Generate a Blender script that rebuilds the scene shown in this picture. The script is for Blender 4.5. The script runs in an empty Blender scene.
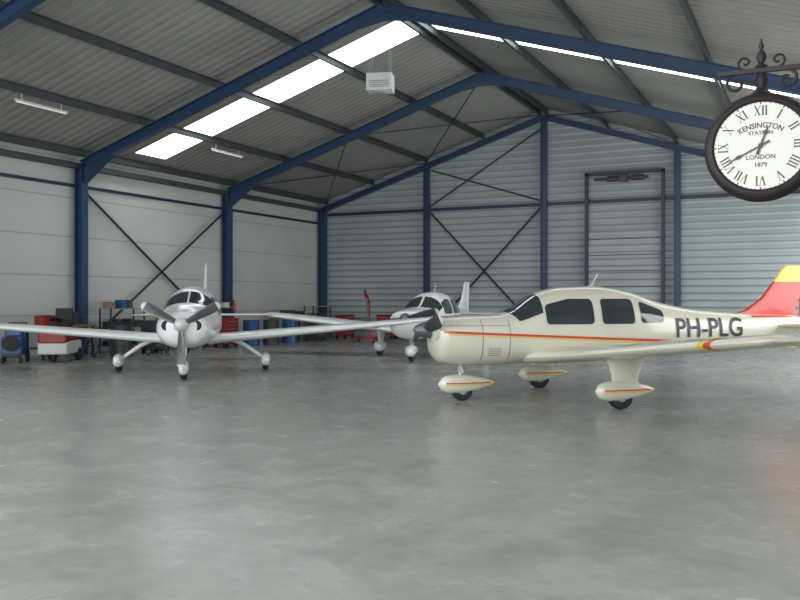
import bpy, bmesh, math, random
from mathutils import Vector, Matrix
random.seed(4)
A=math.atan(414/855.); S=math.sin(A); C=math.cos(A); EYE=1.6
def cb(Xc,d): return (C*Xc-S*d, S*Xc+C*d)
def pxd(px,d): return cb((px-400)/855.*d,d)
scn=bpy.context.scene
scn.view_settings.view_transform='Standard'

# ---------------------------------------------------------------- materials
def base(name):
    m=bpy.data.materials.new(name); m.use_nodes=True
    nt=m.node_tree; b=nt.nodes['Principled BSDF']; return m,nt,b
def mat(name,col,rough=.5,metal=0,var=.06,scale=6,coat=0,emit=0,spec=None):
    m,nt,b=base(name)
    tc=nt.nodes.new('ShaderNodeTexCoord'); n=nt.nodes.new('ShaderNodeTexNoise'); n.inputs['Scale'].default_value=scale; n.inputs['Detail'].default_value=4
    nt.links.new(tc.outputs['Object'],n.inputs['Vector'])
    r=nt.nodes.new('ShaderNodeValToRGB')
    r.color_ramp.elements[0].position=.3; r.color_ramp.elements[1].position=.7
    r.color_ramp.elements[0].color=[max(0,c*(1-var)) for c in col]+[1]
    r.color_ramp.elements[1].color=[min(1,c*(1+var)) for c in col]+[1]
    nt.links.new(n.outputs['Fac'],r.inputs['Fac']); nt.links.new(r.outputs['Color'],b.inputs['Base Color'])
    b.inputs['Roughness'].default_value=rough; b.inputs['Metallic'].default_value=metal
    if coat: b.inputs['Coat Weight'].default_value=coat; b.inputs['Coat Roughness'].default_value=.08
    if spec is not None: b.inputs['Specular IOR Level'].default_value=spec
    if emit:
        b.inputs['Emission Color'].default_value=list(col)+[1]; b.inputs['Emission Strength'].default_value=emit
    return m
def math_node(nt,op,a,b=None):
    n=nt.nodes.new('ShaderNodeMath'); n.operation=op
    for i,x in enumerate((a,b)):
        if x is None: continue
        if isinstance(x,(int,float)): n.inputs[i].default_value=x
        else: nt.links.new(x,n.inputs[i])
    return n.outputs[0]
def ribbed(name,c1,c2,axis,period,line=.12,bump=.4,rough=.6,var=.08,sheet=None):
    m,nt,b=base(name)
    tc=nt.nodes.new('ShaderNodeTexCoord'); sp=nt.nodes.new('ShaderNodeSeparateXYZ')
    nt.links.new(tc.outputs['Object'],sp.inputs[0])
    t=math_node(nt,'FRACT',math_node(nt,'MULTIPLY',sp.outputs[axis],1./period))
    l=math_node(nt,'LESS_THAN',t,line)
    noise=nt.nodes.new('ShaderNodeTexNoise'); noise.inputs['Scale'].default_value=.6; noise.inputs['Detail'].default_value=5
    nt.links.new(tc.outputs['Object'],noise.inputs['Vector'])
    mix=nt.nodes.new('ShaderNodeMix'); mix.data_type='RGBA'
    nt.links.new(l,mix.inputs['Factor']); mix.inputs['A'].default_value=list(c1)+[1]; mix.inputs['B'].default_value=list(c2)+[1]
    br=nt.nodes.new('ShaderNodeMix'); br.data_type='RGBA'; br.blend_type='MULTIPLY'; br.inputs['Factor'].default_value=1
    rp=nt.nodes.new('ShaderNodeValToRGB'); rp.color_ramp.elements[0].position=.3; rp.color_ramp.elements[1].position=.7
    rp.color_ramp.elements[0].color=(1-2*var,)*3+(1,); rp.color_ramp.elements[1].color=(1,1,1,1)
    nt.links.new(noise.outputs['Fac'],rp.inputs['Fac'])
    nt.links.new(mix.outputs['Result'],br.inputs['A']); nt.links.new(rp.outputs['Color'],br.inputs['B'])
    nt.links.new(br.outputs['Result'],b.inputs['Base Color'])
    s=math_node(nt,'SINE',math_node(nt,'MULTIPLY',sp.outputs[axis],2*math.pi/period))
    bp=nt.nodes.new('ShaderNodeBump'); bp.inputs['Strength'].default_value=bump; bp.inputs['Distance'].default_value=.03
    nt.links.new(s,bp.inputs['Height']); nt.links.new(bp.outputs['Normal'],b.inputs['Normal'])
    b.inputs['Roughness'].default_value=rough
    return m
def floor_mat():
    m,nt,b=base('polished_concrete')
    tc=nt.nodes.new('ShaderNodeTexCoord')
    def noise(sc,det,dist=0,off=0):
        mp=nt.nodes.new('ShaderNodeMapping'); mp.inputs['Location'].default_value=(off,off*.7,0)
        n=nt.nodes.new('ShaderNodeTexNoise'); n.inputs['Scale'].default_value=sc; n.inputs['Detail'].default_value=det; n.inputs['Distortion'].default_value=dist
        nt.links.new(tc.outputs['Object'],mp.inputs['Vector']); nt.links.new(mp.outputs['Vector'],n.inputs['Vector']); return n.outputs['Fac']
    n1=noise(.4,6,.3); n2=noise(7,6); n3=noise(1.8,8,.5,3.1); n4=noise(3.2,5,.8,7.7)
    f=math_node(nt,'ADD',math_node(nt,'MULTIPLY',n1,.4),math_node(nt,'ADD',math_node(nt,'MULTIPLY',n2,.2),math_node(nt,'MULTIPLY',n3,.4)))
    r=nt.nodes.new('ShaderNodeValToRGB')
    e=r.color_ramp.elements; e[0].position=.34; e[0].color=(.20,.215,.19,1); e[1].position=.66; e[1].color=(.345,.355,.32,1)
    nt.links.new(f,r.inputs['Fac'])
    # pale scuffs / stains
    st=nt.nodes.new('ShaderNodeValToRGB'); st.color_ramp.elements[0].position=.60; st.color_ramp.elements[0].color=(0,0,0,1); st.color_ramp.elements[1].position=.72; st.color_ramp.elements[1].color=(1,1,1,1)
    nt.links.new(n4,st.inputs['Fac'])
    pm=nt.nodes.new('ShaderNodeMix'); pm.data_type='RGBA'; nt.links.new(math_node(nt,'MULTIPLY',st.outputs['Color'],.22),pm.inputs['Factor'])
    nt.links.new(r.outputs['Color'],pm.inputs['A']); pm.inputs['B'].default_value=(.45,.46,.43,1)
    sp=nt.nodes.new('ShaderNodeSeparateXYZ'); nt.links.new(tc.outputs['Object'],sp.inputs[0])
    jx=math_node(nt,'LESS_THAN',math_node(nt,'FRACT',math_node(nt,'MULTIPLY',math_node(nt,'ADD',sp.outputs[0],2.6),1/6.9)),.0012)
    jy=math_node(nt,'LESS_THAN',math_node(nt,'FRACT',math_node(nt,'MULTIPLY',math_node(nt,'ADD',sp.outputs[1],1.2),1/6.9)),.0012)
    j=math_node(nt,'MULTIPLY',math_node(nt,'MAXIMUM',jx,jy),.25)
    mx=nt.nodes.new('ShaderNodeMix'); mx.data_type='RGBA'; nt.links.new(j,mx.inputs['Factor'])
    nt.links.new(pm.outputs['Result'],mx.inputs['A']); mx.inputs['B'].default_value=(.09,.09,.085,1)
    nt.links.new(mx.outputs['Result'],b.inputs['Base Color'])
    rr=math_node(nt,'ADD',math_node(nt,'MULTIPLY',n3,.14),.19); nt.links.new(rr,b.inputs['Roughness'])
    bp=nt.nodes.new('ShaderNodeBump'); bp.inputs['Strength'].default_value=.03; bp.inputs['Distance'].default_value=.01
    nt.links.new(n2,bp.inputs['Height']); nt.links.new(bp.outputs['Normal'],b.inputs['Normal'])
    b.inputs['Specular IOR Level'].default_value=.42
    return m
M={}
M['floor']=floor_mat()
M['wall_white']=ribbed('white_wall_sheet',(.50,.505,.48),(.33,.34,.33),2,1.15,.03,.05,.55,.06)
M['wall_gable']=ribbed('grey_corrugated_sheet',(.37,.415,.42),(.21,.25,.26),2,.26,.24,.6,.5,.08)
M['roof']=ribbed('roof_sheet',(.30,.295,.275),(.215,.215,.20),1,.3,.16,.4,.6,.1)
M['blue']=mat('blue_painted_steel',(.015,.042,.095),.4,0,.15,3)
M['darkblue']=mat('dark_blue_steel',(.010,.02,.045),.45,0,.15,3)
M['purlin']=mat('grey_purlin_steel',(.045,.056,.06),.5,.2,.1,3)
M['black']=mat('black_rubber',(.015,.015,.016),.7,0,.2,10)
M['blackmetal']=mat('black_painted_iron',(.016,.011,.011),.5,0,.2,8,0,0,.25)
M['cream']=mat('cream_aircraft_paint',(.62,.60,.49),.28,0,.03,2,.5)
M['white']=mat('white_aircraft_paint',(.74,.77,.75),.28,0,.03,2,.5)
M['red']=mat('red_paint',(.50,.025,.018),.35,0,.1,5,.3)
M['tred']=mat('dull_red_enamel',(.26,.018,.015),.45,0,.15,5)
M['orange']=mat('orange_red_stripe_paint',(.55,.06,.02),.35,0,.05,5,.3)
M['yellow']=mat('yellow_paint',(.78,.50,.03),.35,0,.06,5,.3)
M['glass']=mat('dark_tinted_glass',(.03,.04,.045),.08,0,.1,2,.5)
M['seam']=mat('panel_seam',(.22,.21,.18),.6)
M['text']=mat('dark_lettering',(.02,.022,.035),.5)
M['steel']=mat('brushed_steel',(.45,.46,.47),.35,.8,.08,12)
M['prop']=mat('grey_propeller',(.13,.135,.14),.4,.4,.08,9)
M['gdark']=mat('dark_grey_plastic',(.04,.042,.046),.5,0,.15,8)
M['grey']=mat('grey_enamel',(.28,.29,.29),.5,0,.08,6)
M['lgrey']=mat('light_enamel',(.58,.59,.56),.45,0,.05,6)
M['bmach']=mat('blue_machine_plastic',(.02,.08,.22),.4,0,.1,5)
M['wood']=mat('workbench_wood',(.20,.12,.07),.6,0,.2,7)
M['card']=mat('cardboard',(.26,.18,.11),.8,0,.15,7)
M['sky']=mat('translucent_roof_panel',(.93,.97,1.0),.5,0,.02,1,0,4.5)
M['win']=mat('frosted_window_pane',(.93,.97,1.0),.5,0,.02,1,0,3.0)  # emissive material for the panes added in the right wall
M['tube']=mat('fluorescent_tube',(.9,.80,.82),.4,0,.01,1,0,.25)
M['dial']=mat('cream_clock_dial',(.52,.51,.45),.6,0,.03,3)
M['ink']=mat('black_dial_ink',(.02,.018,.018),.5)
M['redink']=mat('brown_dial_ink',(.06,.022,.02),.5)

# ---------------------------------------------------------------- mesh builder
class MB:
    def __init__(s): s.v=[];s.f=[];s.m=[]
    def add(s,vs,fs,mi=0):
        o=len(s.v); s.v+= [tuple(p) for p in vs]
        for f in fs: s.f.append([i+o for i in f]); s.m.append(mi)
    def box(s,c,d,mi=0,rot=None):
        x,y,z=d[0]/2,d[1]/2,d[2]/2
        vs=[Vector((a*x,b*y,e*z)) for a in(-1,1) for b in(-1,1) for e in(-1,1)]
        if rot: vs=[rot@v for v in vs]
        vs=[v+Vector(c) for v in vs]
        s.add(vs,[(0,1,3,2),(4,6,7,5),(0,4,5,1),(2,3,7,6),(0,2,6,4),(1,5,7,3)],mi)
    def frame(s,d,up=None):
        d=Vector(d).normalized(); up=Vector(up) if up else (Vector((0,0,1)) if abs(d.z)<.95 else Vector((1,0,0)))
        x=d.cross(up).normalized(); y=x.cross(d).normalized(); return d,x,y
    def cyl(s,p1,p2,r1,r2=None,n=14,mi=0):
        r2=r1 if r2 is None else r2; p1=Vector(p1);p2=Vector(p2); d,x,y=s.frame(p2-p1)
        vs=[]
        for p,r in((p1,r1),(p2,r2)):
            for i in range(n):
                a=2*math.pi*i/n; vs.append(p+x*math.cos(a)*r+y*math.sin(a)*r)
        fs=[(i,(i+1)%n,n+(i+1)%n,n+i) for i in range(n)]+[tuple(range(n))[::-1],tuple(range(n,2*n))]
        s.add(vs,fs,mi)
    def tube(s,pts,r,n=8,mi=0):
        pts=[Vector(p) for p in pts]; rings=[]
        up=None
        for i,p in enumerate(pts):
            d=(pts[min(i+1,len(pts)-1)]-pts[max(i-1,0)])
            dd,x,y=s.frame(d); 
            if up is not None:
                y=(up-dd*up.dot(dd)).normalized(); x=dd.cross(y)
            up=y
            rr=r[i] if isinstance(r,(list,tuple)) else r
            rings.append([p+x*math.cos(2*math.pi*k/n)*rr+y*math.sin(2*math.pi*k/n)*rr for k in range(n)])
        s.loft(rings,mi)
    def loft(s,rings,mi=0,cap=True,mfun=None):
        n=len(rings[0]); o=len(s.v)
        for r in rings: s.v+=[tuple(p) for p in r]
        for i in range(len(rings)-1):
            for k in range(n):
                f=[o+i*n+k,o+i*n+(k+1)%n,o+(i+1)*n+(k+1)%n,o+(i+1)*n+k]
                s.f.append(f); s.m.append(mfun(i,k) if mfun else mi)
        if cap:
            s.f.append([o+k for k in range(n)][::-1]); s.m.append(mfun(0,0) if mfun else mi)
            q=o+(len(rings)-1)*n; s.f.append([q+k for k in range(n)]); s.m.append(mfun(len(rings)-2,0) if mfun else mi)
    def prism(s,prof,p1,p2,up=None,mi=0):
        p1=Vector(p1);p2=Vector(p2); d,x,y=s.frame(p2-p1,up)
        s.loft([[p+x*a+y*b for a,b in prof] for p in(p1,p2)],mi)
    def lathe(s,prof,o,axis,n=24,mi=0,mfun=None):
        o=Vector(o); d,x,y=s.frame(axis)
        rings=[[o+d*t+(x*math.cos(2*math.pi*k/n)+y*math.sin(2*math.pi*k/n))*max(r,1e-4) for k in range(n)] for r,t in prof]
        s.loft(rings,mi,True,mfun)
def iprof(w,h,tw=.02,tf=.03):
    a,b=w/2,h/2
    return [(-a,-b),(a,-b),(a,-b+tf),(tw/2,-b+tf),(tw/2,b-tf),(a,b-tf),(a,b),(-a,b),(-a,b-tf),(-tw/2,b-tf),(-tw/2,-b+tf),(-a,-b+tf)]
def rprof(w,h): return [(-w/2,-h/2),(w/2,-h/2),(w/2,h/2),(-w/2,h/2)]
def put(name,mb,mats,parent=None,smooth=False,bevel=0,label=None,cat=None,group=None,kind=None,loc=None,rot=None):
    me=bpy.data.meshes.new(name); me.from_pydata(mb.v,[],mb.f)
    for m in mats: me.materials.append(M[m] if isinstance(m,str) else m)
    me.polygons.foreach_set('material_index',mb.m)
    me.update()
    bm=bmesh.new(); bm.from_mesh(me); bmesh.ops.recalc_face_normals(bm,faces=bm.faces); bm.to_mesh(me); bm.free()
    if smooth:
        me.polygons.foreach_set('use_smooth',[True]*len(me.polygons))
        me.set_sharp_from_angle(angle=math.radians(42))
    ob=bpy.data.objects.new(name,me); scn.collection.objects.link(ob)
    if parent: ob.parent=parent
    if loc: ob.location=loc
    if rot is not None: ob.rotation_euler=(0,0,rot)
    if bevel:
        b=ob.modifiers.new('bevel','BEVEL'); b.width=bevel; b.segments=2; b.limit_method='ANGLE'
    meta(ob,label,cat,group,kind); return ob
def meta(ob,label=None,cat=None,group=None,kind=None):
    if label: ob['label']=label
    if cat: ob['category']=cat
    if group: ob['group']=group
    if kind: ob['kind']=kind
def empty(name,loc,rot=0,label=None,cat=None,group=None):
    e=bpy.data.objects.new(name,None); e.empty_display_size=.2; scn.collection.objects.link(e)
    e.location=(loc[0],loc[1],loc[2] if len(loc)>2 else 0); e.rotation_euler=(0,0,rot); meta(e,label,cat,group); return e
def copy_thing(root,loc,rot=None,label=None):
    n=root.copy(); scn.collection.objects.link(n); n.location=loc
    if rot is not None: n.rotation_euler=(0,0,rot)
    if label: n['label']=label
    kids=list(root.children)
    for ch in kids:
        k=ch.copy(); scn.collection.objects.link(k); k.parent=n
        for g in list(ch.children):
            q=g.copy(); scn.collection.objects.link(q); q.parent=k
    return n
def text_geo(body,size,offset=0.0,sub=0):
    cu=bpy.data.curves.new('t','FONT'); cu.body=body; cu.size=size; cu.align_x='CENTER'; cu.align_y='CENTER'; cu.offset=offset; cu.resolution_u=4
    ob=bpy.data.objects.new('t',cu); scn.collection.objects.link(ob)
    dg=bpy.context.evaluated_depsgraph_get(); me=bpy.data.meshes.new_from_object(ob.evaluated_get(dg))
    if sub:
        bm=bmesh.new(); bm.from_mesh(me); bmesh.ops.triangulate(bm,faces=bm.faces)
        for _ in range(sub):
            ed=[e for e in bm.edges if e.calc_length()>size*.12]
            if ed: bmesh.ops.subdivide_edges(bm,edges=ed,cuts=1); bmesh.ops.triangulate(bm,faces=bm.faces)
        bm.to_mesh(me); bm.free()
    vs=[(v.co.x,v.co.y) for v in me.vertices]; fs=[list(p.vertices) for p in me.polygons]
    bpy.data.objects.remove(ob); bpy.data.curves.remove(cu); bpy.data.meshes.remove(me)
    return vs,fs

# ---------------------------------------------------------------- building
XL=-19.5; XR=2.3; XA=-9.49; ZA=8.77; YB=32.6; YF=-2.5; SL=.3136
def rz(x): return ZA-SL*abs(x-XA)
FR=[18.7-6.95*3,18.7-6.95*2,11.75,18.65,25.65,32.45]
b=MB(); b.box((-8.6,15,-.1),(22.4,35.6,.2)); put('floor',b,['floor'],kind='structure')
b=MB(); b.box((XL-.35,(YF+YB)/2,3.2),(.2,YB-YF+.4,6.4)); put('wall_left',b,['wall_white'],kind='structure')
# right wall with glowing panes added out of view to brighten the far end
def wr(y0,y1,z0,z1,b): b.box((XR+.35,(y0+y1)/2,(z0+z1)/2),(.2,y1-y0,z1-z0))
GLOW=[(13.6,17.9),(19.4,24.9),(26.3,31.8)]
b=MB(); wr(YF-.2,YB+.2,0,1.0,b); wr(YF-.2,YB+.2,4.3,5.7,b)
yy=YF-.2
for y0,y1 in GLOW: wr(yy,y0,1.0,4.3,b); yy=y1
wr(yy,YB+.2,1.0,4.3,b)
put('wall_right',b,['wall_white'],kind='structure')
for i,(y0,y1) in enumerate(GLOW):
    b=MB(); b.box((XR+.38,(y0+y1)/2,2.65),(.04,y1-y0,3.3),0)
    n=5
    for j in range(n+1): b.box((XR+.34,y0+(y1-y0)*j/n,2.65),(.06,.06,3.3),1)
    for z in(1.03,2.65,4.27): b.box((XR+.34,(y0+y1)/2,z),(.06,y1-y0,.06),1)
    put('window_%d'%(i+5),b,['win','lgrey'],kind='structure')  # unseen glowing panes, added to light the gable and left wall
def gable(name,y):
    b=MB(); pr=[(XL-.25,0),(XR+.25,0),(XR+.25,rz(XR+.25)+.34),(XA,ZA+.34),(XL-.25,rz(XL-.25)+.34)]
    b.loft([[(x,y,z) for x,z in pr],[(x,y+.2,z) for x,z in pr]]); put(name,b,['wall_gable'],kind='structure')
gable('wall_back',YB+.1)
def slab(y0,y1,xa,xb,m,name,kind='structure'):
    b=MB(); za,zb=rz(xa)+.34,rz(xb)+.34
    b.loft([[(xa,y,za),(xb,y,zb),(xb,y,zb+.12),(xa,y,za+.12)] for y in(y0,y1)])
    return put(name,b,[m],kind=kind)
SK=[(5.6,7.3),(20.25,21.6)]  # first strip is unseen, added for light; second is the visible skylight
segs=[(YF,SK[0][0]),(SK[0][1],SK[1][0]),(SK[1][1],YB+.3)]
for y0,y1 in segs:
    slab(y0,y1,XL-.45,XA,'roof','ceiling'); slab(y0,y1,XA,XR+.45,'roof','ceiling')
k=0
for y0,y1 in SK:
    for xa,xb in((XL+.6,XA),(XA,XR-.6)):
        k+=1; slab(y0,y1,xa,xb,'sky','window_%d'%k)  # glowing roof strips; the front pair is an out-of-view addition
    slab(y0,y1,XL-.45,XL+.6,'roof','ceiling'); slab(y0,y1,XR-.6,XR+.45,'roof','ceiling')
# steel frames
for i,y in enumerate(FR):
    e=empty('portal_frame',(XA,y,0),0,'dark blue steel portal frame with tapered rafters across the hangar','steel frame','steel portal frames')
    last=(i==5); dp=.2 if last else .28
    for sx,x in((1,XL),(-1,XR)):
        b=MB(); b.prism(iprof(.24,.30,.015,.022),(x-XA,0,0),(x-XA,0,rz(x)+.02),(1,0,0))
        b.box((x-XA,0,.012),(.42,.34,.024))
        put('column',b,['blue'],e)
        b=MB(); p1=Vector((x-XA+.05*sx,0,rz(x)-.06)); p2=Vector((0,0,ZA-.04)); 
        b.prism(iprof(.2,dp,.015,.022),p1,p2)
        if not last:
            L=1.3; q=p1+(p2-p1).normalized()*L
            b.loft([[(p1.x+.15*sx,yy,p1.z-.5),(q.x,yy,q.z-.13),(p1.x+.15*sx,yy,p1.z-.05)] for yy in(-.09,.09)])
            q=p2+(p1-p2).normalized()*.9
            b.loft([[(0,yy,ZA-.32),(q.x,yy,q.z-.13),(0,yy,ZA-.1)] for yy in(-.09,.09)])
        put('rafter',b,['blue'],e)
# purlins
for sx in(-1,1):
    for t in(.02,.25,.5,.75,.985):
        x=XA+sx*(XA-XL)*(1-t)
        b=MB()
        b.prism([(-.035,-.10),(.035,-.10),(.035,-.085),(-.02,-.085),(-.02,.085),(.035,.085),(.035,.10),(-.035,.10)],(0,YF+.05,0),(0,YB,0))
        put('purlin',b,['purlin'],loc=(x,0,rz(x)+.218),label='long grey steel roof purlin under the corrugated sheets',cat='roof beam',group='roof purlins')
def rail(x1,x2,name,mt,w,h,lab,cat,grp=None):
    b=MB(); o=Vector(x1); b.prism(rprof(w,h),(0,0,0),Vector(x2)-o); return put(name,b,[mt],loc=tuple(o),label=lab,cat=cat,group=grp)
rail((XL-.03,YF+.1,5.55),(XL-.03,YB-.3,5.55),'eaves_beam','purlin',.2,.16,'dark steel eaves beam along the top of the white side wall','steel beam')
rail((XL-.2,YF+.1,4.98),(XL-.2,YB,4.98),'wall_rail','darkblue',.08,.09,'dark horizontal rail on the white side wall','steel rail')
rail((XR+.2,YF+.1,4.6),(XR+.2,YB,4.6),'wall_rail','darkblue',.08,.1,'dark horizontal rail along the side wall','steel rail')
GX=[-14.5,XA,-4.48]
gx=[XL]+GX+[XR]
for i in range(4):
    rail((gx[i]+(.2 if i==0 else .12),YB+.03,5.35),(gx[i+1]-(.2 if i==3 else .12),YB+.03,5.35),'gable_rail','darkblue',.1,.13,'blue horizontal rail across the corrugated gable wall','steel rail','gable rails')
for x in GX:
    b=MB(); b.prism(iprof(.2,.22,.012,.02),(0,0,0),(0,0,rz(x)-.1),(1,0,0)); b.box((0,0,.01),(.32,.3,.02))
    put('gable_column',b,['blue'],loc=(x,YB-.12,0),label='blue steel column standing against the corrugated gable wall',cat='steel column',group='gable columns')
def brace(p1,p2,r,lab,grp):
    o=Vector(p1); b=MB(); b.cyl((0,0,0),Vector(p2)-o,r,n=8); return put('brace_rod',b,['darkblue'],loc=tuple(o),label=lab,cat='brace',group=grp)
for (ya,yb) in((18.85,25.5),(FR[1]+.15,FR[2]-.15)):
    brace((XL-.10,ya,4.85),(XL-.10,yb,.3),.04,'dark blue diagonal brace on the white side wall','side wall braces')
    brace((XL-.0,yb,4.85),(XL-.0,ya,.3),.04,'dark blue diagonal brace on the white side wall','side wall braces')
brace((-14.35,YB+.02,5.2),(-9.65,YB+.02,.3),.04,'dark blue diagonal brace on the gable wall','gable braces')
brace((-9.65,YB-.08,5.2),(-14.35,YB-.08,.3),.04,'dark blue diagonal brace on the gable wall','gable braces')
brace((-14.35,YB-.05,5.5),(-9.65,YB-.05,8.3),.03,'dark blue diagonal brace on the gable wall','gable braces')
brace((-14.35,YB+.03,7.0),(-9.65,YB+.03,5.5),.03,'dark blue diagonal brace on the gable wall','gable braces')
for xa,xb in((XL+.2,-14.5),(-14.5,XA-.1),(XA+.1,-4.48)):
    brace((xa,25.8,rz(xa)+.06),(xb,32.3,rz(xb)+.06),.022,'thin roof bracing rod between rafters','roof braces')
    brace((xb,25.8,rz(xb)+.0),(xa,32.3,rz(xa)+.0),.022,'thin roof bracing rod between rafters','roof braces')
# gable door
e=empty('sectional_door',(-6.4,YB-.12,0),0,'grey sectional door in a dark blue frame with overhead track','door')
b=MB(); W=1.35
b.box((0,.08,2.1),(2*W,.05,4.2)); 
for i in range(7): b.box((0,.05,.3+i*.6),(2*W,.015,.03),1)
put('door_leaf',b,['wall_gable','gdark'],e)
b=MB(); 
for sx in(-1,1): b.box((sx*(W+.06),-.02,3.2),(.12,.14,6.4))
b.box((0,-.02,6.38),(2*W+.24,.14,.12)); put('door_frame',b,['darkblue'],e)
b=MB(); b.cyl((-1.1,-.12,6.15),(.9,-.12,6.15),.05); b.cyl((-.6,-.12,6.15),(-.2,-.12,6.15),.11); b.cyl((.3,-.12,6.15),(.75,-.12,6.15),.11); b.box((0,-.12,6.15),(.3,.2,.26))
put('door_motor',b,['gdark'],e)

# hanging heater
e=empty('unit_heater',(-10.0,19.5,6.93),math.radians(18),'white box unit heater hanging on chains from the roof','heater')
b=MB(); b.box((0,0,.22),(.66,.5,.44)); put('heater_body',b,['lgrey'],e,bevel=.015)
b=MB()
for i in range(4): b.box((0,-.26,.08+i*.05),(.5,.03,.014),0,Matrix.Rotation(.5,3,'X'))
b.cyl((0,0,-.05),(0,0,.01),.18,.22,20); put('louvre_grille',b,['grey'],e)
for sx in(-1,1):
    for sy in(-1,1):
        b=MB(); b.cyl((sx*.26,sy*.2,.42),(sx*.22,sy*.2,1.88),.012,n=6); put('suspension_rod',b,['grey'],e)
# fluorescent lights
def fluo(x,y):
    e=empty('fluorescent_light',(x,y,rz(x)-.05),0,'slim white fluorescent batten light below the roof purlins','light','batten lights')
    b=MB(); b.box((0,0,.04),(.05,1.6,.04)); b.cyl((0,-.6,.05),(0,-.6,.24),.008,n=6); b.cyl((0,.6,.05),(0,.6,.24),.008,n=6); put('light_housing',b,['lgrey'],e)
    b=MB(); b.cyl((0,-.76,.0),(0,.76,.0),.018,n=10); put('light_tube',b,['tube'],e,smooth=True); return e
f=fluo(-17.1,15.1)
for p in((-17.1,22.5),(-12.7,8.5)):
    copy_thing(f,(p[0],p[1],rz(p[0])-.05))

# ---------------------------------------------------------------- aircraft helpers
def pchip(xs,ys):
    n=len(xs); h=[xs[i+1]-xs[i] for i in range(n-1)]; d=[(ys[i+1]-ys[i])/h[i] for i in range(n-1)]
    m=[d[0]]+[0 if d[i-1]*d[i]<=0 else 2*d[i-1]*d[i]/(d[i-1]+d[i]) for i in range(1,n-1)]+[d[-1]]
    def f(x):
        x=min(max(x,xs[0]),xs[-1]); i=0
        while i<n-2 and x>xs[i+1]: i+=1
        t=(x-xs[i])/h[i]; 
        return (2*t**3-3*t*t+1)*ys[i]+(t**3-2*t*t+t)*h[i]*m[i]+(-2*t**3+3*t*t)*ys[i+1]+(t**3-t*t)*h[i]*m[i+1]
    return f
class Body:
    def __init__(s,rows,nt=2.3,nb=2.6):
        xs=[r[0] for r in rows]; s.s0,s.s1=xs[0],xs[-1]; s.nt,s.nb=nt,nb
        s.zc,s.a,s.bt,s.bb=[pchip(xs,[r[i] for r in rows]) for i in(1,2,3,4)]
    def pt(s,u,ph,off=0,X0=0):
        c,q=math.cos(ph),math.sin(ph); n=s.nt if q>=0 else s.nb; bb=s.bt(u) if q>=0 else s.bb(u)
        y=(s.a(u)+off)*math.copysign(abs(c)**(2/n),c); z=s.zc(u)+(bb+off)*math.copysign(abs(q)**(2/n),q)
        return (X0-u,y,z)
    def ys(s,u,z):
        dz=z-s.zc(u); n=s.nt if dz>=0 else s.nb; bb=s.bt(u) if dz>=0 else s.bb(u)
        t=min(1,abs(dz)/bb); return s.a(u)*(1-t**n)**(1/n)
    def mesh(s,mb,X0,ns=70,nr=44,mfun=None):
        rings=[]
        for i in range(ns+1):
            t=i/ns; u=s.s0+(s.s1-s.s0)*(t**1.25)
            rings.append([s.pt(u,2*math.pi*k/nr,0,X0) for k in range(nr)])
        mb.loft(rings,0)
    def decal(s,mb,X0,u0,u1,zl,zh,sides=(1,-1),off=.006,nu=24,nz=6,mi=1,rc=0):
        for sd in sides:
            vs=[]
            for i in range(nu+1):
                t=i/nu
                if rc: t=(1-math.cos(math.pi*t))/2
                u=u0+(u1-u0)*t; lo,hi=zl(u),zh(u)
                if rc:
                    e=min(u-u0,u1-u); 
                    if e<rc: k=rc-math.sqrt(max(0,rc*rc-(rc-e)**2)); lo+=k; hi-=k
                for j in range(nz+1):
                    z=lo+(hi-lo)*j/nz; vs.append((X0-u,sd*(s.ys(u,z)+off),z))
            fs=[(i*(nz+1)+j,(i+1)*(nz+1)+j,(i+1)*(nz+1)+j+1,i*(nz+1)+j+1) for i in range(nu) for j in range(nz)]
            mb.add(vs,fs,mi)
    def patch(s,mb,X0,f0,f1,p0,p1,off=.008,n=14,m=14,mi=0):
        vs=[]
        for i in range(n+1):
            ph=p0+(p1-p0)*i/n
            for j in range(m+1):
                u=f0(ph)+(f1(ph)-f0(ph))*j/m; vs.append(s.pt(u,ph,off,X0))
        mb.add(vs,[(i*(m+1)+j,(i+1)*(m+1)+j,(i+1)*(m+1)+j+1,i*(m+1)+j+1) for i in range(n) for j in range(m)],mi)
    def letters(s,mb,X0,txt,size,uc,zc,sd=1,mi=2,off=.014,offset=.008,sx=1):
        vs,fs=text_geo(txt,size,offset,3)
        out=[]
        for x,y in vs:
            u=uc+sd*x*sx; z=zc+y; out.append((X0-u,sd*(s.ys(u,z)+off),z))
        mb.add(out,fs,mi)
def naca(t,n=12,camber=.02):
    up=[];lo=[]
    for i in range(n+1):
        x=(1-math.cos(math.pi*i/n))/2
        yt=5*t*(.2969*math.sqrt(x)-.126*x-.3516*x*x+.2843*x**3-.1036*x**4); yc=camber*4*x*(1-x)
        up.append((x,yc+yt)); lo.append((x,yc-yt))
    return up[::-1]+lo[1:-1]
def wing(mb,X0,st,t,sd,mfun=None,vert=False,camber=.02):
    rings=[]
    for row in st:
        y,le,ch,z=row[:4]; tt=row[4] if len(row)>4 else t
        if vert: rings.append([(X0-le-ch*x,yy*ch,z) for x,yy in naca(tt,12,0)])
        else: rings.append([(X0-le-ch*x,sd*y,z+yy*ch) for x,yy in naca(tt,12,camber)])
    mb.loft(rings,0,True,mfun)
def pant(mb,c,L,w,h,mi=0,X0=0):
    rings=[];N=16
    for i in range(N+1):
        t=i/N; r=max(.03,(math.sin(math.pi*t**.72))**.62*(1-.25*t)); 
        zc=c[2]+.05*h*(t-.3)
        rings.append([(X0-(c[0]-L*.42+L*t),c[1]+w/2*r*math.copysign(abs(math.cos(a))**.8,math.cos(a)),zc+h/2*r*math.copysign(abs(math.sin(a))**.8,math.sin(a))) for a in[2*math.pi*k/18 for k in range(18)]])
    mb.loft(rings,mi)
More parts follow.
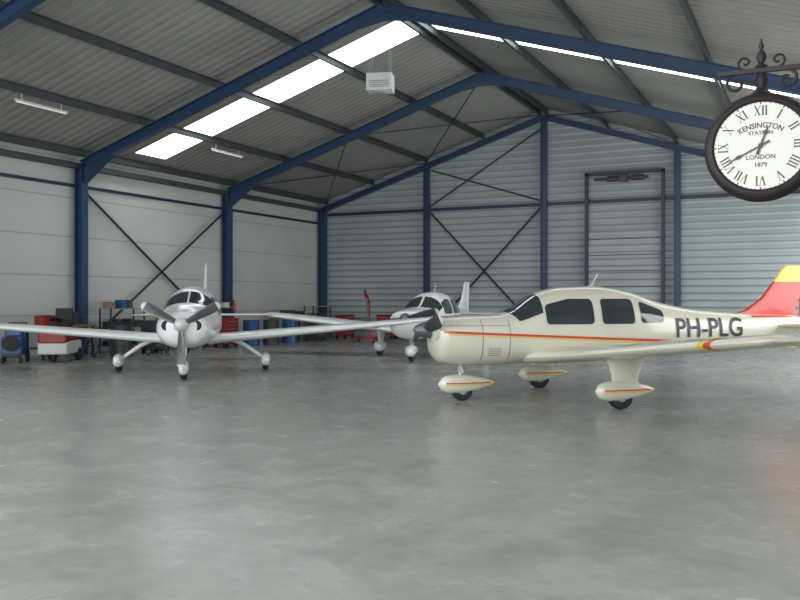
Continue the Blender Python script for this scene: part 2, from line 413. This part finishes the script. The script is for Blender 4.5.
def wheel(parent,s_,y,r,w,X0):
    b=MB(); b.lathe([(r*.45,-w*.42),(r*.8,-w*.5),(r*.97,-w*.35),(r,0),(r*.97,w*.35),(r*.8,w*.5),(r*.45,w*.42)],(X0-s_,y,r),(0,1,0),24)
    b.cyl((X0-s_,y-w*.46,r),(X0-s_,y+w*.46,r),r*.42,n=16,mi=1)
    put('wheel',b,['black','grey'],parent,smooth=True)
def prop(parent,X,z,R,angs,mats=('prop','yellow'),hubm='white',spr=.15,spl=.3,tipmat=True):
    b=MB(); b.lathe([(spr,-.02),(spr,0),(spr*.93,spl*.3),(spr*.75,spl*.6),(spr*.45,spl*.87),(.005,spl)],(X,0,z),(1,0,0),24)
    sp=put('spinner',b,[hubm],parent,smooth=True)
    for a in angs:
        b=MB(); rings=[]
        d=Vector((0,math.cos(a),math.sin(a))); tn=Vector((0,-math.sin(a),math.cos(a))); fx=Vector((1,0,0))
        N=12
        for i in range(N+1):
            t=i/N; r=.05+(R-.05)*t
            ch=(.05+.055*math.sin(math.pi*min(1,t*.62+.1)))*(1 if t<.93 else (1-(t-.93)/.07*.6)); tw=math.radians(62-46*t); th=.035*(1-t)+.008
            cd=tn*math.cos(tw)+fx*math.sin(tw); nd=fx*math.cos(tw)-tn*math.sin(tw)
            rings.append([Vector((X+.06,0,z))+d*r+cd*(ch*math.cos(q))+nd*(th*math.sin(q)) for q in[2*math.pi*k/12 for k in range(12)]])
        b.loft(rings,0,True,(lambda i,k:1 if i>=11 else 0) if tipmat else None)
        put('propeller_blade',b,list(mats),parent,smooth=True)

# ---------------------------------------------------------------- low-wing tourer (cream / white)
def tourer(loc,rot,body,label,reg=None,scheme='stripe',cat='airplane'):
    X0=2.2
    e=empty('light_airplane',(loc[0],loc[1],0),rot,label,cat)
    B=Body([(.26,1.10,.25,.16,.24),(.31,1.08,.40,.22,.38),(.42,1.07,.47,.26,.46),(.8,1.06,.52,.30,.50),(1.35,1.05,.56,.335,.49),(1.55,1.05,.575,.39,.47),
            (2.05,1.05,.60,.68,.43),(2.4,1.05,.605,.76,.41),(3.0,1.05,.60,.78,.40),(3.6,1.05,.56,.70,.37),(4.2,1.06,.48,.50,.34),(5.0,1.08,.36,.35,.29),(6.0,1.11,.22,.25,.21),(6.9,1.15,.10,.18,.13),(7.2,1.17,.04,.13,.08)])
    b=MB(); B.mesh(b,X0)
    if scheme=='stripe':
        zt=lambda u:1.10-.035*max(0,u-.4)-.01*(u-.4)
        B.decal(b,X0,.36,6.9,lambda u:zt(u)-.010,lambda u:zt(u)+.026,off=.006,nu=60,nz=2,mi=1)
        B.decal(b,X0,.42,6.9,lambda u:zt(u)-.036,lambda u:zt(u)-.020,off=.006,nu=60,nz=1,mi=3)
        B.decal(b,X0,5.9,7.1,lambda u:1.305,lambda u:1.335,off=.006,nu=20,nz=1,mi=1)
    else:
        B.decal(b,X0,.5,6.8,lambda u:1.12,lambda u:1.17,off=.006,nu=60,nz=1,mi=1)
    for u in(1.38,.95): B.decal(b,X0,u,u+.012,lambda q:.66,lambda q:1.30,off=.004,nu=1,nz=14,mi=4)
    B.decal(b,X0,.45,1.38,lambda q:1.20,lambda q:1.208,off=.004,nu=20,nz=1,mi=4)
    B.decal(b,X0,1.95,1.96,lambda q:.80,lambda q:1.22,off=.004,nu=1,nz=8,mi=4,sides=(-1,)); B.decal(b,X0,2.85,2.86,lambda q:.80,lambda q:1.22,off=.004,nu=1,nz=8,mi=4,sides=(-1,))
    for j in range(4): B.decal(b,X0,1.05,1.25,lambda q,j=j:.74+j*.035,lambda q,j=j:.75+j*.035,off=.008,nu=2,nz=1,mi=4)
    if reg:
        for sd in(1,-1): B.letters(b,X0,reg,.44,4.96,1.13,sd,2,offset=.006,off=.012,sx=.96)
    put('fuselage',b,[body,'orange' if scheme=='stripe' else 'red','text','yellow','seam'],e,smooth=True)
    for sd in(1,-1):
        b=MB(); b.lathe([(.075,0),(.115,.0),(.125,.03),(.115,.06),(.095,.06),(.09,.02)],(X0-.33,sd*.28,1.09),(1,0,0),20,0,lambda i,k:1 if i==4 else 0)
        put('air_intake',b,[body,'black'],e,smooth=True)
    for sd in(1,-1):
        for (u0,u1,l,h) in((1.98,2.78,lambda u:1.22,lambda u:1.52+.10*min(1,(u-1.98)/.4)),(2.92,3.50,lambda u:1.22,lambda u:1.62),(3.62,4.06,lambda u:1.23+.03*(u-3.6),lambda u:1.59-.36*(u-3.62))):
            b=MB(); B.decal(b,X0,u0,u1,l,h,(sd,),.008,24,8,0,.06); put('side_window',b,['glass'],e,smooth=True)
        b=MB(); d=math.radians
        if sd>0: B.patch(b,X0,lambda p:1.46+.20*(1-math.sin(p)),lambda p:1.96-.04*(1-math.sin(p)),d(30),d(88))
        else: B.patch(b,X0,lambda p:1.46+.20*(1-math.sin(p)),lambda p:1.96-.04*(1-math.sin(p)),d(92),d(150))
        put('windshield',b,['glass'],e,smooth=True)
    for sd in(1,-1):
        dz=lambda y:.70+math.tan(math.radians(5.6))*(y-.5)
        st=[(.35,1.62,2.25,dz(.45),.12),(.75,1.80,2.0,dz(.75),.125),(1.25,2.08,1.62,dz(1.25),.13),(3.2,2.12,1.52,dz(3.2),.13),(4.25,2.26,1.28,dz(4.25),.13),(4.36,2.275,1.255,dz(4.36),.13),(4.48,2.29,1.225,dz(4.48),.13),(4.95,2.36,1.12,dz(4.95),.13),(5.12,2.42,1.02,dz(5.12),.11),(5.2,2.56,.80,dz(5.2)+.01,.06)]
        b=MB(); mf=(lambda i,k:{4:1,5:2}.get(i,0)) if scheme=='stripe' else (lambda i,k:1 if i>=7 else 0)
        wing(b,X0,st,.13,sd,mf)
        for ya,yb in((.9,3.1),(3.15,4.7)):
            pa=(X0-(3.3),sd*ya,dz(ya)+.092); pb=(X0-(3.28 if yb<4 else 3.22),sd*yb,dz(yb)+.075)
            b.cyl(pa,pb,.006,n=6,mi=3)
        put('wing',b,[body,'yellow','orange','seam'],e,smooth=True)
    for sd in(1,-1):
        b=MB(); wing(b,X0,[(.05,6.42,.78,1.16),(1.5,6.47,.72,1.16),(1.78,6.5,.68,1.16),(1.92,6.56,.55,1.16,.05)],.1,sd,(lambda i,k:1 if i>=1 else 0) if scheme=='stripe' else None,False,0); put('tailplane',b,[body,'yellow'],e,smooth=True)
    b=MB(); wing(b,X0,[(0,5.2,1.55,1.24,.03),(0,5.85,1.02,1.42,.08),(0,6.16,.77,1.62,.09),(0,6.42,.6,1.92,.09),(0,6.58,.5,2.12,.09),(0,6.68,.42,2.2,.05)],.1,1,(lambda i,k:1 if i<3 else 2) if scheme=='stripe' else None,True)
    put('tail_fin',b,[body,'red','yellow'],e,smooth=True)
    b=MB(); wing(b,X0,[(0,6.88,.30,1.10,.1),(0,6.94,.34,1.42,.1),(0,6.95,.34,1.62,.1),(0,7.02,.32,1.92,.1),(0,7.08,.27,2.12,.1),(0,7.12,.18,2.2,.08)],.1,1,(lambda i,k:1 if i<3 else 2) if scheme=='stripe' else None,True)
    put('rudder',b,[body,'red','yellow'],e,smooth=True)
    prop(e,X0-.25,1.13,.92,[math.radians(12),math.radians(192)],('gdark','lgrey'),'prop',.14,.27)
    for nm,s_,y,ztop in(('nose_gear',.78,0,.62),('main_gear',2.72,1.55,.78),('main_gear',2.72,-1.55,.78)):
        b=MB()
        if y==0: b.cyl((X0-s_,0,.3),(X0-s_+.06,0,ztop+.05),.05); b.cyl((X0-s_-.02,0,.45),(X0-s_+.04,0,.64),.075)
        else:
            rings=[]
            for z,cx,l,w in((.33,0,.17,.05),(.5,0,.19,.06),(.66,0,.24,.09),(ztop+.04,0,.30,.12)):
                rings.append([(X0-s_-.05+l*math.cos(q)*(1 if math.cos(q)>0 else 1.3),y+w*math.sin(q),z) for q in[2*math.pi*k/20 for k in range(20)]])
            b.loft(rings)
        g=put(nm,b,['steel' if y==0 else body],e,smooth=True)
        wheel(g,s_,y,.19 if y else .17,.14,X0)
        b=MB(); pant(b,(s_,y,.27),.95,.25,.34,0,X0)
        if scheme=='stripe':
            for sd in(1,-1):
                for kk,(mi_,z0) in enumerate(((1,.275),(2,.25))):
                    vs=[]
                    for i in range(15):
                        t=.12+.8*i/14; r=max(.03,(math.sin(math.pi*t**.72))**.62*(1-.25*t))
                        for zz in(z0,z0+.018): vs.append((X0-(s_-.4+.95*t),y+sd*(.125*r+.004),zz))
                    b.add(vs,[(2*i,2*i+2,2*i+3,2*i+1) for i in range(14)],mi_)
        put('wheel_fairing',b,[body,'orange','yellow'],g,smooth=True)
    b=MB(); b.cyl((X0-3.0,0,1.82),(X0-3.12,0,2.04),.01,n=6); b.box((X0-3.0,0,1.825),(.1,.03,.02)); put('antenna',b,['lgrey'],e)
    return e
def airrot(hx,hd):
    x=C*hx-S*hd; y=S*hx+C*hd; return math.atan2(y,x),Vector((x,y))
def place(sp,hx,hd,X0=2.2):
    r,h=airrot(hx,hd); p=cb(*sp); return (p[0]-h.x*X0,p[1]-h.y*X0),r
th=math.radians(13); hx,hd=-math.cos(th),-math.sin(th)
N=(.985,13.6); sp=(N[0]+.78*hx,N[1]+.78*hd)
loc,r=place(sp,hx,hd)
tourer(loc,r,'cream','cream low-wing light airplane with orange and yellow stripes, parked','PH-PLG')
th=math.radians(72); hx,hd=-math.cos(th),-math.sin(th)
loc,r=place((.30+.78*hx,22.4+.78*hd),hx,hd)
tourer(loc,r,'white','white low-wing light airplane with red trim parked behind the others',None,'plain')

# ---------------------------------------------------------------- white composite four-seater facing the door
def composite(loc,rot):
    X0=2.2
    e=empty('light_airplane',(loc[0],loc[1],0),rot,'glossy white low-wing airplane with three-blade propeller, nose towards the door','airplane')
    B=Body([(.28,1.10,.22,.14,.2),(.33,1.08,.36,.2,.30),(.45,1.07,.47,.27,.38),(.9,1.05,.55,.35,.43),(1.5,1.04,.60,.44,.44),(1.8,1.04,.62,.55,.43),(2.4,1.04,.635,.80,.42),(3.0,1.05,.635,.86,.40),(3.7,1.06,.59,.78,.36),(4.5,1.09,.44,.52,.30),(5.6,1.12,.26,.29,.22),(6.8,1.16,.14,.18,.14),(7.5,1.2,.05,.1,.07)],2.2,2.3)
    b=MB(); B.mesh(b,X0)
    B.decal(b,X0,1.42,1.432,lambda q:.75,lambda q:1.35,off=.004,nu=1,nz=14,mi=1)
    put('fuselage',b,['white','seam'],e,smooth=True)
    for sd in(1,-1):
        b=MB(); b.lathe([(.07,0),(.125,.0),(.135,.03),(.12,.07),(.10,.07),(.095,.02)],(X0-.38,sd*.29,1.10),(1,0,0),22,0,lambda i,k:1 if i==4 else 0)
        put('air_intake',b,['white','black'],e,smooth=True)
        b=MB(); b.cyl((X0-.31,sd*.29,1.10),(X0-.305,sd*.29,1.10),.098,n=22); put('intake_opening',b,['black'],e)
        for (u0,u1,l,h) in((2.25,3.0,lambda u:1.27,lambda u:1.66),(3.12,3.85,lambda u:1.28,lambda u:1.64-.12*(u-3.1))):
            b=MB(); B.decal(b,X0,u0,u1,l,h,(sd,),.008,24,8,0,.08); put('side_window',b,['glass'],e,smooth=True)
        st=[(.4,2.2,1.5,.70,.15),(.7,2.25,1.38,.74,.15),(2.9,2.34,1.2,.92,.14),(4.7,2.44,.98,1.07,.13),(5.25,2.52,.85,1.13,.12),(5.5,2.72,.55,1.18,.07)]
        b=MB(); wing(b,X0,st,.14,sd); put('wing',b,['white'],e,smooth=True)
        b=MB(); wing(b,X0,[(.05,6.5,.85,1.2),(1.75,6.68,.62,1.2),(1.9,6.75,.5,1.2,.05)],.1,sd,None,False,0); put('tailplane',b,['white'],e,smooth=True)
        b=MB(); b.tube([(X0-2.95,sd*.7,.80),(X0-3.0,sd*1.15,.58),(X0-3.05,sd*1.55,.30)],[.065,.05,.04],10)
        g=put('main_gear',b,['white'],e,smooth=True); wheel(g,3.05,sd*1.62,.19,.14,X0)
        b=MB(); pant(b,(3.05,sd*1.62,.25),.95,.24,.33,0,X0); put('wheel_fairing',b,['white'],g,smooth=True)
        b=MB(); d=math.radians; q=lambda p:1.68+.28*(1-math.sin(p))
        B.patch(b,X0,q,lambda p:2.2,d(30) if sd>0 else d(91.5),d(88.5) if sd>0 else d(150)); put('windshield',b,['glass'],e,smooth=True)
    b=MB(); wing(b,X0,[(0,5.9,1.7,1.22,.04),(0,6.5,1.15,1.5,.1),(0,6.85,.92,2.0,.1),(0,7.15,.7,2.5,.1),(0,7.25,.55,2.62,.06)],.1,1,None,True); put('tail_fin',b,['white'],e,smooth=True)
    b=MB(); b.cyl((X0-.8,0,.24),(X0-.72,0,.72),.045); b.cyl((X0-.76,0,.5),(X0-.70,0,.68),.07)
    g=put('nose_gear',b,['white'],e,smooth=True); wheel(g,.8,0,.17,.13,X0)
    b=MB(); pant(b,(.8,0,.24),.8,.22,.32,0,X0); put('wheel_fairing',b,['white'],g,smooth=True)
    b=MB(); b.cyl((X0-.9,-.0,.60),(X0-.75,-.0,.63),.12,.14,16); put('lower_intake',b,['black'],e,smooth=True)
    b=MB(); b.cyl((X0-.95,.3,.72),(X0-1.1,.3,.52),.03,n=10); put('exhaust_pipe',b,['steel'],e,smooth=True)
    prop(e,X0-.26,1.12,.84,[math.radians(a) for a in(28,152,270)],('prop','lgrey'),'lgrey',.15,.26)
    return e
th=math.radians(9); hx,hd=math.sin(th),-math.cos(th)
loc,r=place((-4.22,16.4),hx,hd); composite(loc,r)

# ---------------------------------------------------------------- station clock
CX,CY,CZ=-.232,4.54,2.345
e=empty('station_clock',(CX,CY,CZ),0,'round double-sided station clock with roman numerals on an iron bracket','clock')
b=MB(); prof=[(.205,-.062),(.222,-.075),(.243,-.072),(.258,-.055),(.262,-.03),(.252,-.02),(.252,.02),(.262,.03),(.258,.055),(.243,.072),(.222,.075),(.205,.062)]
b.lathe(prof,(0,0,0),(0,1,0),64); put('clock_case',b,['blackmetal'],e,smooth=True)
b=MB(); b.cyl((0,-.066,0),(0,-.060,0),.228,n=64); b.cyl((0,.060,0),(0,.066,0),.228,n=64); dial_y=-.0665
for i in range(60):
    a=2*math.pi*i/60; r0,r1=(.204,.216) if i%5 else (.200,.216); w=.0012 if i%5 else .003
    d=Vector((math.sin(a),0,math.cos(a))); t=Vector((math.cos(a),0,-math.sin(a)))
    o=Vector((0,dial_y-.0004,0)); b.add([o+d*r0-t*w,o+d*r0+t*w,o+d*r1+t*w,o+d*r1-t*w],[(0,1,2,3)],1)
for rr in(.2175,):
    n=96; vs=[]
    for i in range(n):
        a=2*math.pi*i/n
        for q in(rr-.001,rr+.001): vs.append((math.sin(a)*q,dial_y-.0004,math.cos(a)*q))
    b.add(vs,[(2*i,2*i+1,(2*i+3)%(2*n),(2*i+2)%(2*n)) for i in range(n)],1)
def roman(txt,h):
    W={'I':.34,'V':.80,'X':.80}; tot=sum(W[c] for c in txt)*h; x=-tot/2; qs=[]
    th_,tn=.15*h,.05*h
    def q(x0,z0,x1,z1,w): qs.append([(x0-w/2,z0),(x0+w/2,z0),(x1+w/2,z1),(x1-w/2,z1)])
    def serif(xc,z,w): qs.append([(xc-w/2,z-.02*h),(xc+w/2,z-.02*h),(xc+w/2,z+.02*h),(xc-w/2,z+.02*h)])
    for c in txt:
        w=W[c]*h; xc=x+w/2; H=h/2
        if c=='I': q(xc,-H,xc,H,th_); serif(xc,-H,.3*h); serif(xc,H,.3*h)
        if c=='V': q(xc-.24*h,H,xc,-H,th_); q(xc+.26*h,H,xc+.02*h,-H,tn); serif(xc-.24*h,H,.3*h); serif(xc+.26*h,H,.24*h)
        if c=='X':
            q(xc-.24*h,H,xc+.24*h,-H,th_); q(xc+.24*h,H,xc-.24*h,-H,tn)
            for sx in(-1,1):
                for z in(-H,H): serif(xc+sx*.24*h,z,.27*h)
        x+=w
    return qs
for i,t in enumerate(['XII','I','II','III','IIII','V','VI','VII','VIII','IX','X','XI']):
    a=2*math.pi*i/12; d=Vector((math.sin(a),0,math.cos(a))); tt=Vector((math.cos(a),0,-math.sin(a)))
    for qd in roman(t,.044):
        b.add([Vector((0,dial_y-.0008,0))+d*(.170+z)+tt*x for x,z in qd],[(0,1,2,3)],1)
def dtext(txt,size,x0,z0,off=.0006,sx=1.0,arc=0):
    vs,fs=text_geo(txt,size,off)
    out=[]
    for x,z in vs:
        if arc:
            a=x*sx/arc; rr=arc+z; out.append((x0+math.sin(a)*rr,dial_y-.0008,z0-arc+math.cos(a)*rr))
        else: out.append((x0+x*sx,dial_y-.0008,z0+z))
    b.add(out,fs,2)
dtext('KENSINGTON',.036,0,.098,.0008,.92,.20)
dtext('STATION',.024,0,.062,.0005,1.1)
dtext('LONDON',.030,0,-.055,.0006,1.0)
dtext('1879',.028,0,-.092,.0006,1.05)
put('dial',b,['dial','ink','redink'],e,smooth=False)
def hand(nm,ang,L,w,y):
    b=MB(); a=math.radians(ang); d=Vector((math.sin(a),0,math.cos(a))); t=Vector((math.cos(a),0,-math.sin(a)))
    pts=[(-.045,w*.8),(0,w*.5),(L*.55,w*.45),(L*.68,w*1.3),(L*.78,w*.5),(L,.0006)]
    o=Vector((0,y,0)); rings=[[o+d*p+t*q+Vector((0,k,0)) for p,q,k in((p,-q,-.001),(p,q,-.001),(p,q,.001),(p,-q,.001))] for p,q in pts]
    b.loft(rings); put(nm,b,['ink'],e)
hand('minute_hand',243,.165,.0075,-.074); hand('hour_hand',20,.100,.010,-.071)
b=MB(); b.cyl((0,-.078,0),(0,-.066,0),.011,n=20); put('hand_hub',b,['ink'],e,smooth=True)
b=MB()
zb=2.725-CZ
b.prism(rprof(.028,.022),(-.20,0,zb),(.61,0,zb))
b.prism(rprof(.05,.02),(.60,0,zb-.32),(.60,0,zb+.14))
b.lathe([(.035,.252),(.05,.262),(.032,.28),(.022,.30),(.03,.33),(.022,.35),(.016,zb-.01)],(0,0,0),(0,0,1),20)
b.lathe([(.024,zb+.01),(.03,zb+.02),(.014,zb+.035),(.024,zb+.06),(.018,zb+.085),(.007,zb+.1),(.013,zb+.115),(.002,zb+.155)],(0,0,0),(0,0,1),16)
def scroll(cx,cz,r,turns,a0,dirn,rad=.008):
    pts=[]
    for i in range(40):
        t=i/39; a=a0+dirn*turns*2*math.pi*t; q=r*(1-.75*t); pts.append((cx+math.cos(a)*q,0,cz+math.sin(a)*q))
    b.tube(pts,rad,8)
scroll(-.115,zb-.055,.05,1.1,math.pi/2,1); scroll(.115,zb-.055,.05,1.1,math.pi/2,-1)
scroll(.075,zb+.045,.035,1.1,-math.pi/2,1,.006); scroll(-.075,zb+.045,.035,1.1,-math.pi/2,-1,.006)
b.tube([(.6,0,zb-.28),(.52,0,zb-.2),(.42,0,zb-.14),(.32,0,zb-.05),(.26,0,zb-.01)],.010,8)
put('clock_bracket',b,['blackmetal'],e,smooth=True)
b=MB(); b.prism(iprof(.14,.14,.01,.014),(0,0,0),(0,0,5.6),(1,0,0)); b.box((0,0,.01),(.26,.26,.02)); b.box((0,0,5.61),(.26,.26,.02))
put('support_post',b,['blue'],loc=(CX+.70,CY,0),label='blue steel post carrying the station clock bracket',cat='steel post')

# ---------------------------------------------------------------- workshop items
def wheelset(b,pts,r,w,axis=(0,1,0),mi=1):
    for p in pts: b.cyl(Vector((p[0],p[1],r))-Vector(axis)*w/2,Vector((p[0],p[1],r))+Vector(axis)*w/2,r,n=18,mi=mi)
x,y=pxd(60,22.6)
e=empty('floor_sweeper',(x,y,0),math.radians(-60),'red and white ride-on floor sweeper standing beside the column','sweeper')
b=MB(); b.box((0,0,.36),(1.3,.75,.34),0); b.box((-.35,0,.72),(.6,.7,.36),1); b.box((.5,0,.64),(.32,.72,.36),1); b.box((0,0,.60),(1.2,.7,.14),1); put('machine_body',b,['lgrey','tred'],e,bevel=.05)
b=MB(); b.box((-.15,0,.95),(.42,.45,.1)); b.box((-.36,0,1.17),(.09,.45,.42)); put('seat',b,['black'],e,bevel=.03)
b=MB(); b.cyl((.5,0,.62),(.3,0,1.08),.025); b.lathe([(.14,-.012),(.165,-.012),(.165,.012),(.14,.012)],(.3,0,1.09),(-.4,0,1),22); put('steering_wheel',b,['black'],e)
b=MB(); b.cyl((.66,.3,.04),(.66,.3,.2),.2,.12,18); put('side_brush',b,['gdark'],e)
for p in((-.42,-.36),(-.42,.36),(.42,0)):
    b=MB(); wheelset(b,[p],.16,.1,mi=0); put('wheel',b,['black'],e)
x,y=pxd(14,22.0)
e=empty('pressure_washer',(x,y,0),math.radians(-50),'blue wheeled pressure washer with black handle','cleaning machine')
b=MB(); b.box((0,0,.42),(.75,.5,.5),0); b.box((-.1,0,.75),(.4,.42,.2),0); b.box((.25,0,.2),(.3,.46,.12),1); put('machine_body',b,['bmach','gdark'],e,bevel=.05)
b=MB()
for sy in(-1,1): b.tube([(-.3,sy*.22,.6),(-.42,sy*.22,.85),(-.5,sy*.22,1.0)],.018)
b.cyl((-.5,-.22,1.0),(-.5,.22,1.0),.018); put('handle',b,['gdark'],e)
b=MB(); b.lathe([(.1,-.08),(.2,-.08),(.2,-.06),(.13,-.05),(.13,.05),(.2,.06),(.2,.08),(.1,.08)],(.42,0,.5),(1,0,0),20); put('hose_reel',b,['black'],e)
for p in((-.25,-.28),(-.25,.28),(.3,-.22),(.3,.22)):
    b=MB(); wheelset(b,[p],.15 if p[0]<0 else .07,.07,mi=0); put('wheel',b,['black'],e)
def bench(loc,rot,L,lab):
    e=empty('workbench',loc,rot,lab,'workbench','workbenches')
    b=MB(); b.box((0,0,.87),(.7,L,.06)); put('bench_top',b,['wood'],e,bevel=.01)
    for sx in(-1,1):
        for sy in(-1,1):
            b=MB(); b.box((sx*.3,sy*(L/2-.08),.42),(.06,.06,.84)); put('leg',b,['gdark'],e)
    b=MB(); b.box((0,0,.3),(.62,L-.1,.03)); put('lower_shelf',b,['gdark'],e); return e
def crate(loc,d,m,lab,name='storage_box',rot=0):
    b=MB(); b.box((0,0,d[2]/2),d,0); b.box((0,0,d[2]*.97),(d[0]*1.02,d[1]*1.02,d[2]*.06),1); b.box((d[0]/2,0,d[2]*.6),(.015,d[1]*.35,d[2]*.12),1)
    return put(name,b,[m,'gdark'],bevel=.008,loc=loc,rot=rot,label=lab,cat='box')
XW=XL+.75
for yy,L in((17.2,1.9),(22.0,2.4),(28.8,2.2)):
    bench((XW,yy,0),0,L,'wooden topped steel workbench with clutter against the white wall')
crate((XW,16.7,.9),(.35,.5,.28),'tred','red plastic toolbox on the workbench'); crate((XW,21.4,.9),(.4,.5,.32),'card','cardboard box on the workbench')
crate((XW,22.4,.9),(.3,.4,.22),'bmach','blue plastic box on the workbench'); crate((XW,28.5,.9),(.4,.5,.3),'gdark','dark box on the workbench'); crate((XW,29.3,.9),(.3,.4,.25),'gdark','dark box on the workbench')
crate((XW,17.5,.9),(.3,.4,.36),'gdark','dark grey canister on the workbench')
def trolley(loc,rot,m,lab):
    e=empty('tool_trolley',loc,rot,lab,'tool cabinet','tool trolleys')
    b=MB(); b.box((0,0,.55),(.5,.72,.8)); b.box((0,0,.97),(.54,.76,.05)); put('cabinet_body',b,[m],e,bevel=.012)
    for i in range(6):
        b=MB(); b.box((.255,0,.22+i*.125),(.02,.66,.108)); g=put('drawer',b,[m],e,bevel=.004)
        b=MB(); b.box((.272,0,.255+i*.125),(.018,.5,.018)); put('handle',b,['steel'],g)
    for sx in(-1,1):
        for sy in(-1,1):
            b=MB(); wheelset(b,[(sx*.19,sy*.3)],.07,.04,(1,0,0),0); b.box((sx*.19,sy*.3,.12),(.08,.06,.06)); put('castor',b,['black'],e)
    return e
for x,y,m in((XL+2.0,30.9,'tred'),(XL+2.0,28.6,'gdark'),(XL+1.7,19.9,'gdark'),(XL+3.6,31.6,'tred'),(XL+5.3,31.7,'gdark'),(XL+1.8,23.2,'tred')):
    trolley((x,y,0),0 if x<XL+3 else -math.pi/2,m,('red' if m=='tred' else 'dark')+' tool trolley with drawers parked by the wall')
def rack(loc,rot,W,lab):
    e=empty('shelving_rack',loc,rot,lab,'shelf','shelving racks')
    for sx in(-1,1):
        for sy in(-1,1):
            b=MB(); b.box((sx*.22,sy*W/2,.68),(.04,.04,1.36)); put('upright',b,['gdark'],e)
    for z in(.2,.75,1.33):
        b=MB(); b.box((0,0,z),(.46,W,.03)); put('shelf_board',b,['grey'],e)
    return e
cols=['card','bmach','tred','gdark','gdark','gdark','black','lgrey']
CN={'card':'brown cardboard','bmach':'blue plastic','tred':'red plastic','gdark':'dark grey plastic','lgrey':'white plastic','black':'black plastic'}
for rx,ry,W in((XL+.5,19.8,1.4),(XL+.5,24.3,1.5),(XL+.5,31.2,1.4)):
    rack((rx,ry,0),0,W,'grey metal shelving rack filled with workshop supplies')
    for z in(.2155,.7655,1.3455):
        yy=ry-W/2+.04
        while yy<ry+W/2-.3:
            w=random.uniform(.18,.34); h=random.uniform(.14,.32); m=random.choice(cols)
            if random.random()<(.85 if z<1 else .45): crate((rx,yy+w/2,z),(.32,w*.92,h),m,CN[m]+' storage box on a metal rack')
            yy+=w+.02
def drum(loc,m,lab):
    b=MB(); b.lathe([(.28,0),(.29,.01),(.285,.3),(.297,.31),(.285,.33),(.285,.58),(.297,.6),(.285,.61),(.285,.87),(.29,.89),(.27,.88)],(0,0,0),(0,0,1),26)
    b.cyl((.15,0,.88),(.15,0,.9),.03,n=10,mi=1); return put('oil_drum',b,[m,'gdark'],smooth=True,loc=loc,label=lab,cat='barrel',group='oil drums')
for x,y,m in((XL+1.6,24.9,'bmach'),(XL+1.9,25.7,'gdark'),(XL+1.7,27.2,'bmach'),(XL+1.9,18.3,'gdark')):
    drum((x,y,0),m,{'bmach':'blue','gdark':'dark grey'}[m]+' steel oil drum on the concrete floor')
x,y=pxd(368,33.0)
e=empty('engine_hoist',(x,y,0),math.radians(-70),'red folding engine hoist with raised jib','hoist')
b=MB()
for sy in(-1,1): b.box((.4,sy*.35,.12),(1.5,.08,.08))
b.box((-.3,0,.12),(.1,.8,.1)); put('hoist_base',b,['tred'],e)
b=MB(); b.box((-.3,0,.85),(.1,.1,1.4)); put('mast',b,['tred'],e)
b=MB(); b.prism(rprof(.08,.1),(-.35,0,1.5),(.9,0,1.95)); b.cyl((.88,0,1.92),(.88,0,1.6),.012); put('jib',b,['tred'],e)
b=MB(); b.cyl((-.25,0,.6),(.3,0,1.7),.035); put('hydraulic_ram',b,['steel'],e)
for p in((-.3,.4),(-.3,-.4),(1.1,.35),(1.1,-.35)):
    b=MB(); wheelset(b,[p],.06,.05,mi=0); put('castor',b,['black'],e)
for x,y in((XL+2.3,17.0),(XL+2.6,19.3)):
    b=MB(); 
    for sy in(-1,1):
        for sx in(-1,1): b.cyl((sx*.3,sy*.4,0),(0,sy*.35,.8),.02,n=8)
    b.box((0,0,.82),(.1,1.0,.07))
    put('trestle',b,['darkblue'],loc=(x,y,0),rot=.3,label='dark metal trestle standing by the side wall',cat='trestle',group='trestles')
e=empty('fire_extinguisher',(XL+.28,25.65,1.0),0,'red fire extinguisher mounted on a blue steel column','fire extinguisher')
b=MB(); b.lathe([(.07,0),(.08,.02),(.08,.42),(.05,.5),(.025,.52),(.025,.56)],(0,0,0),(0,0,1),18); put('cylinder_body',b,['red'],e,smooth=True)
b=MB(); b.box((0,.02,.58),(.04,.12,.03)); b.tube([(0,-.03,.56),(.03,-.1,.5),(.02,-.1,.25)],.01); put('valve',b,['black'],e)

# ---------------------------------------------------------------- light
w=bpy.data.worlds.new('world'); scn.world=w; w.use_nodes=True
bg=w.node_tree.nodes['Background']; bg.inputs[0].default_value=(.80,.90,1,1); bg.inputs[1].default_value=1.8
def area(name,loc,rot,sx,sy,p,col=(1,1,1)):
    l=bpy.data.lights.new(name,'AREA'); l.shape='RECTANGLE'; l.size=sx; l.size_y=sy; l.energy=p; l.color=col
    o=bpy.data.objects.new(name,l); scn.collection.objects.link(o); o.location=loc; o.rotation_euler=rot
R90=math.radians(90)
area('door_daylight',(-8.6,-2.3,3.0),(R90,0,0),20,5.2,1500,(.97,.99,1))
for i,(y0,y1) in enumerate(GLOW):
    area('window_daylight',(XR+.22,(y0+y1)/2,2.65),(0,R90,0),3.2,y1-y0,260 if i else 130,(.98,1,.98))  # added fill lamps just inside the invented panes
# camera
cam=bpy.data.cameras.new('camera'); co=bpy.data.objects.new('camera',cam); scn.collection.objects.link(co)
co.location=(0,0,EYE); co.rotation_euler=(R90,0,A); cam.sensor_width=36; cam.lens=855/800*36; cam.clip_start=.05
scn.camera=co
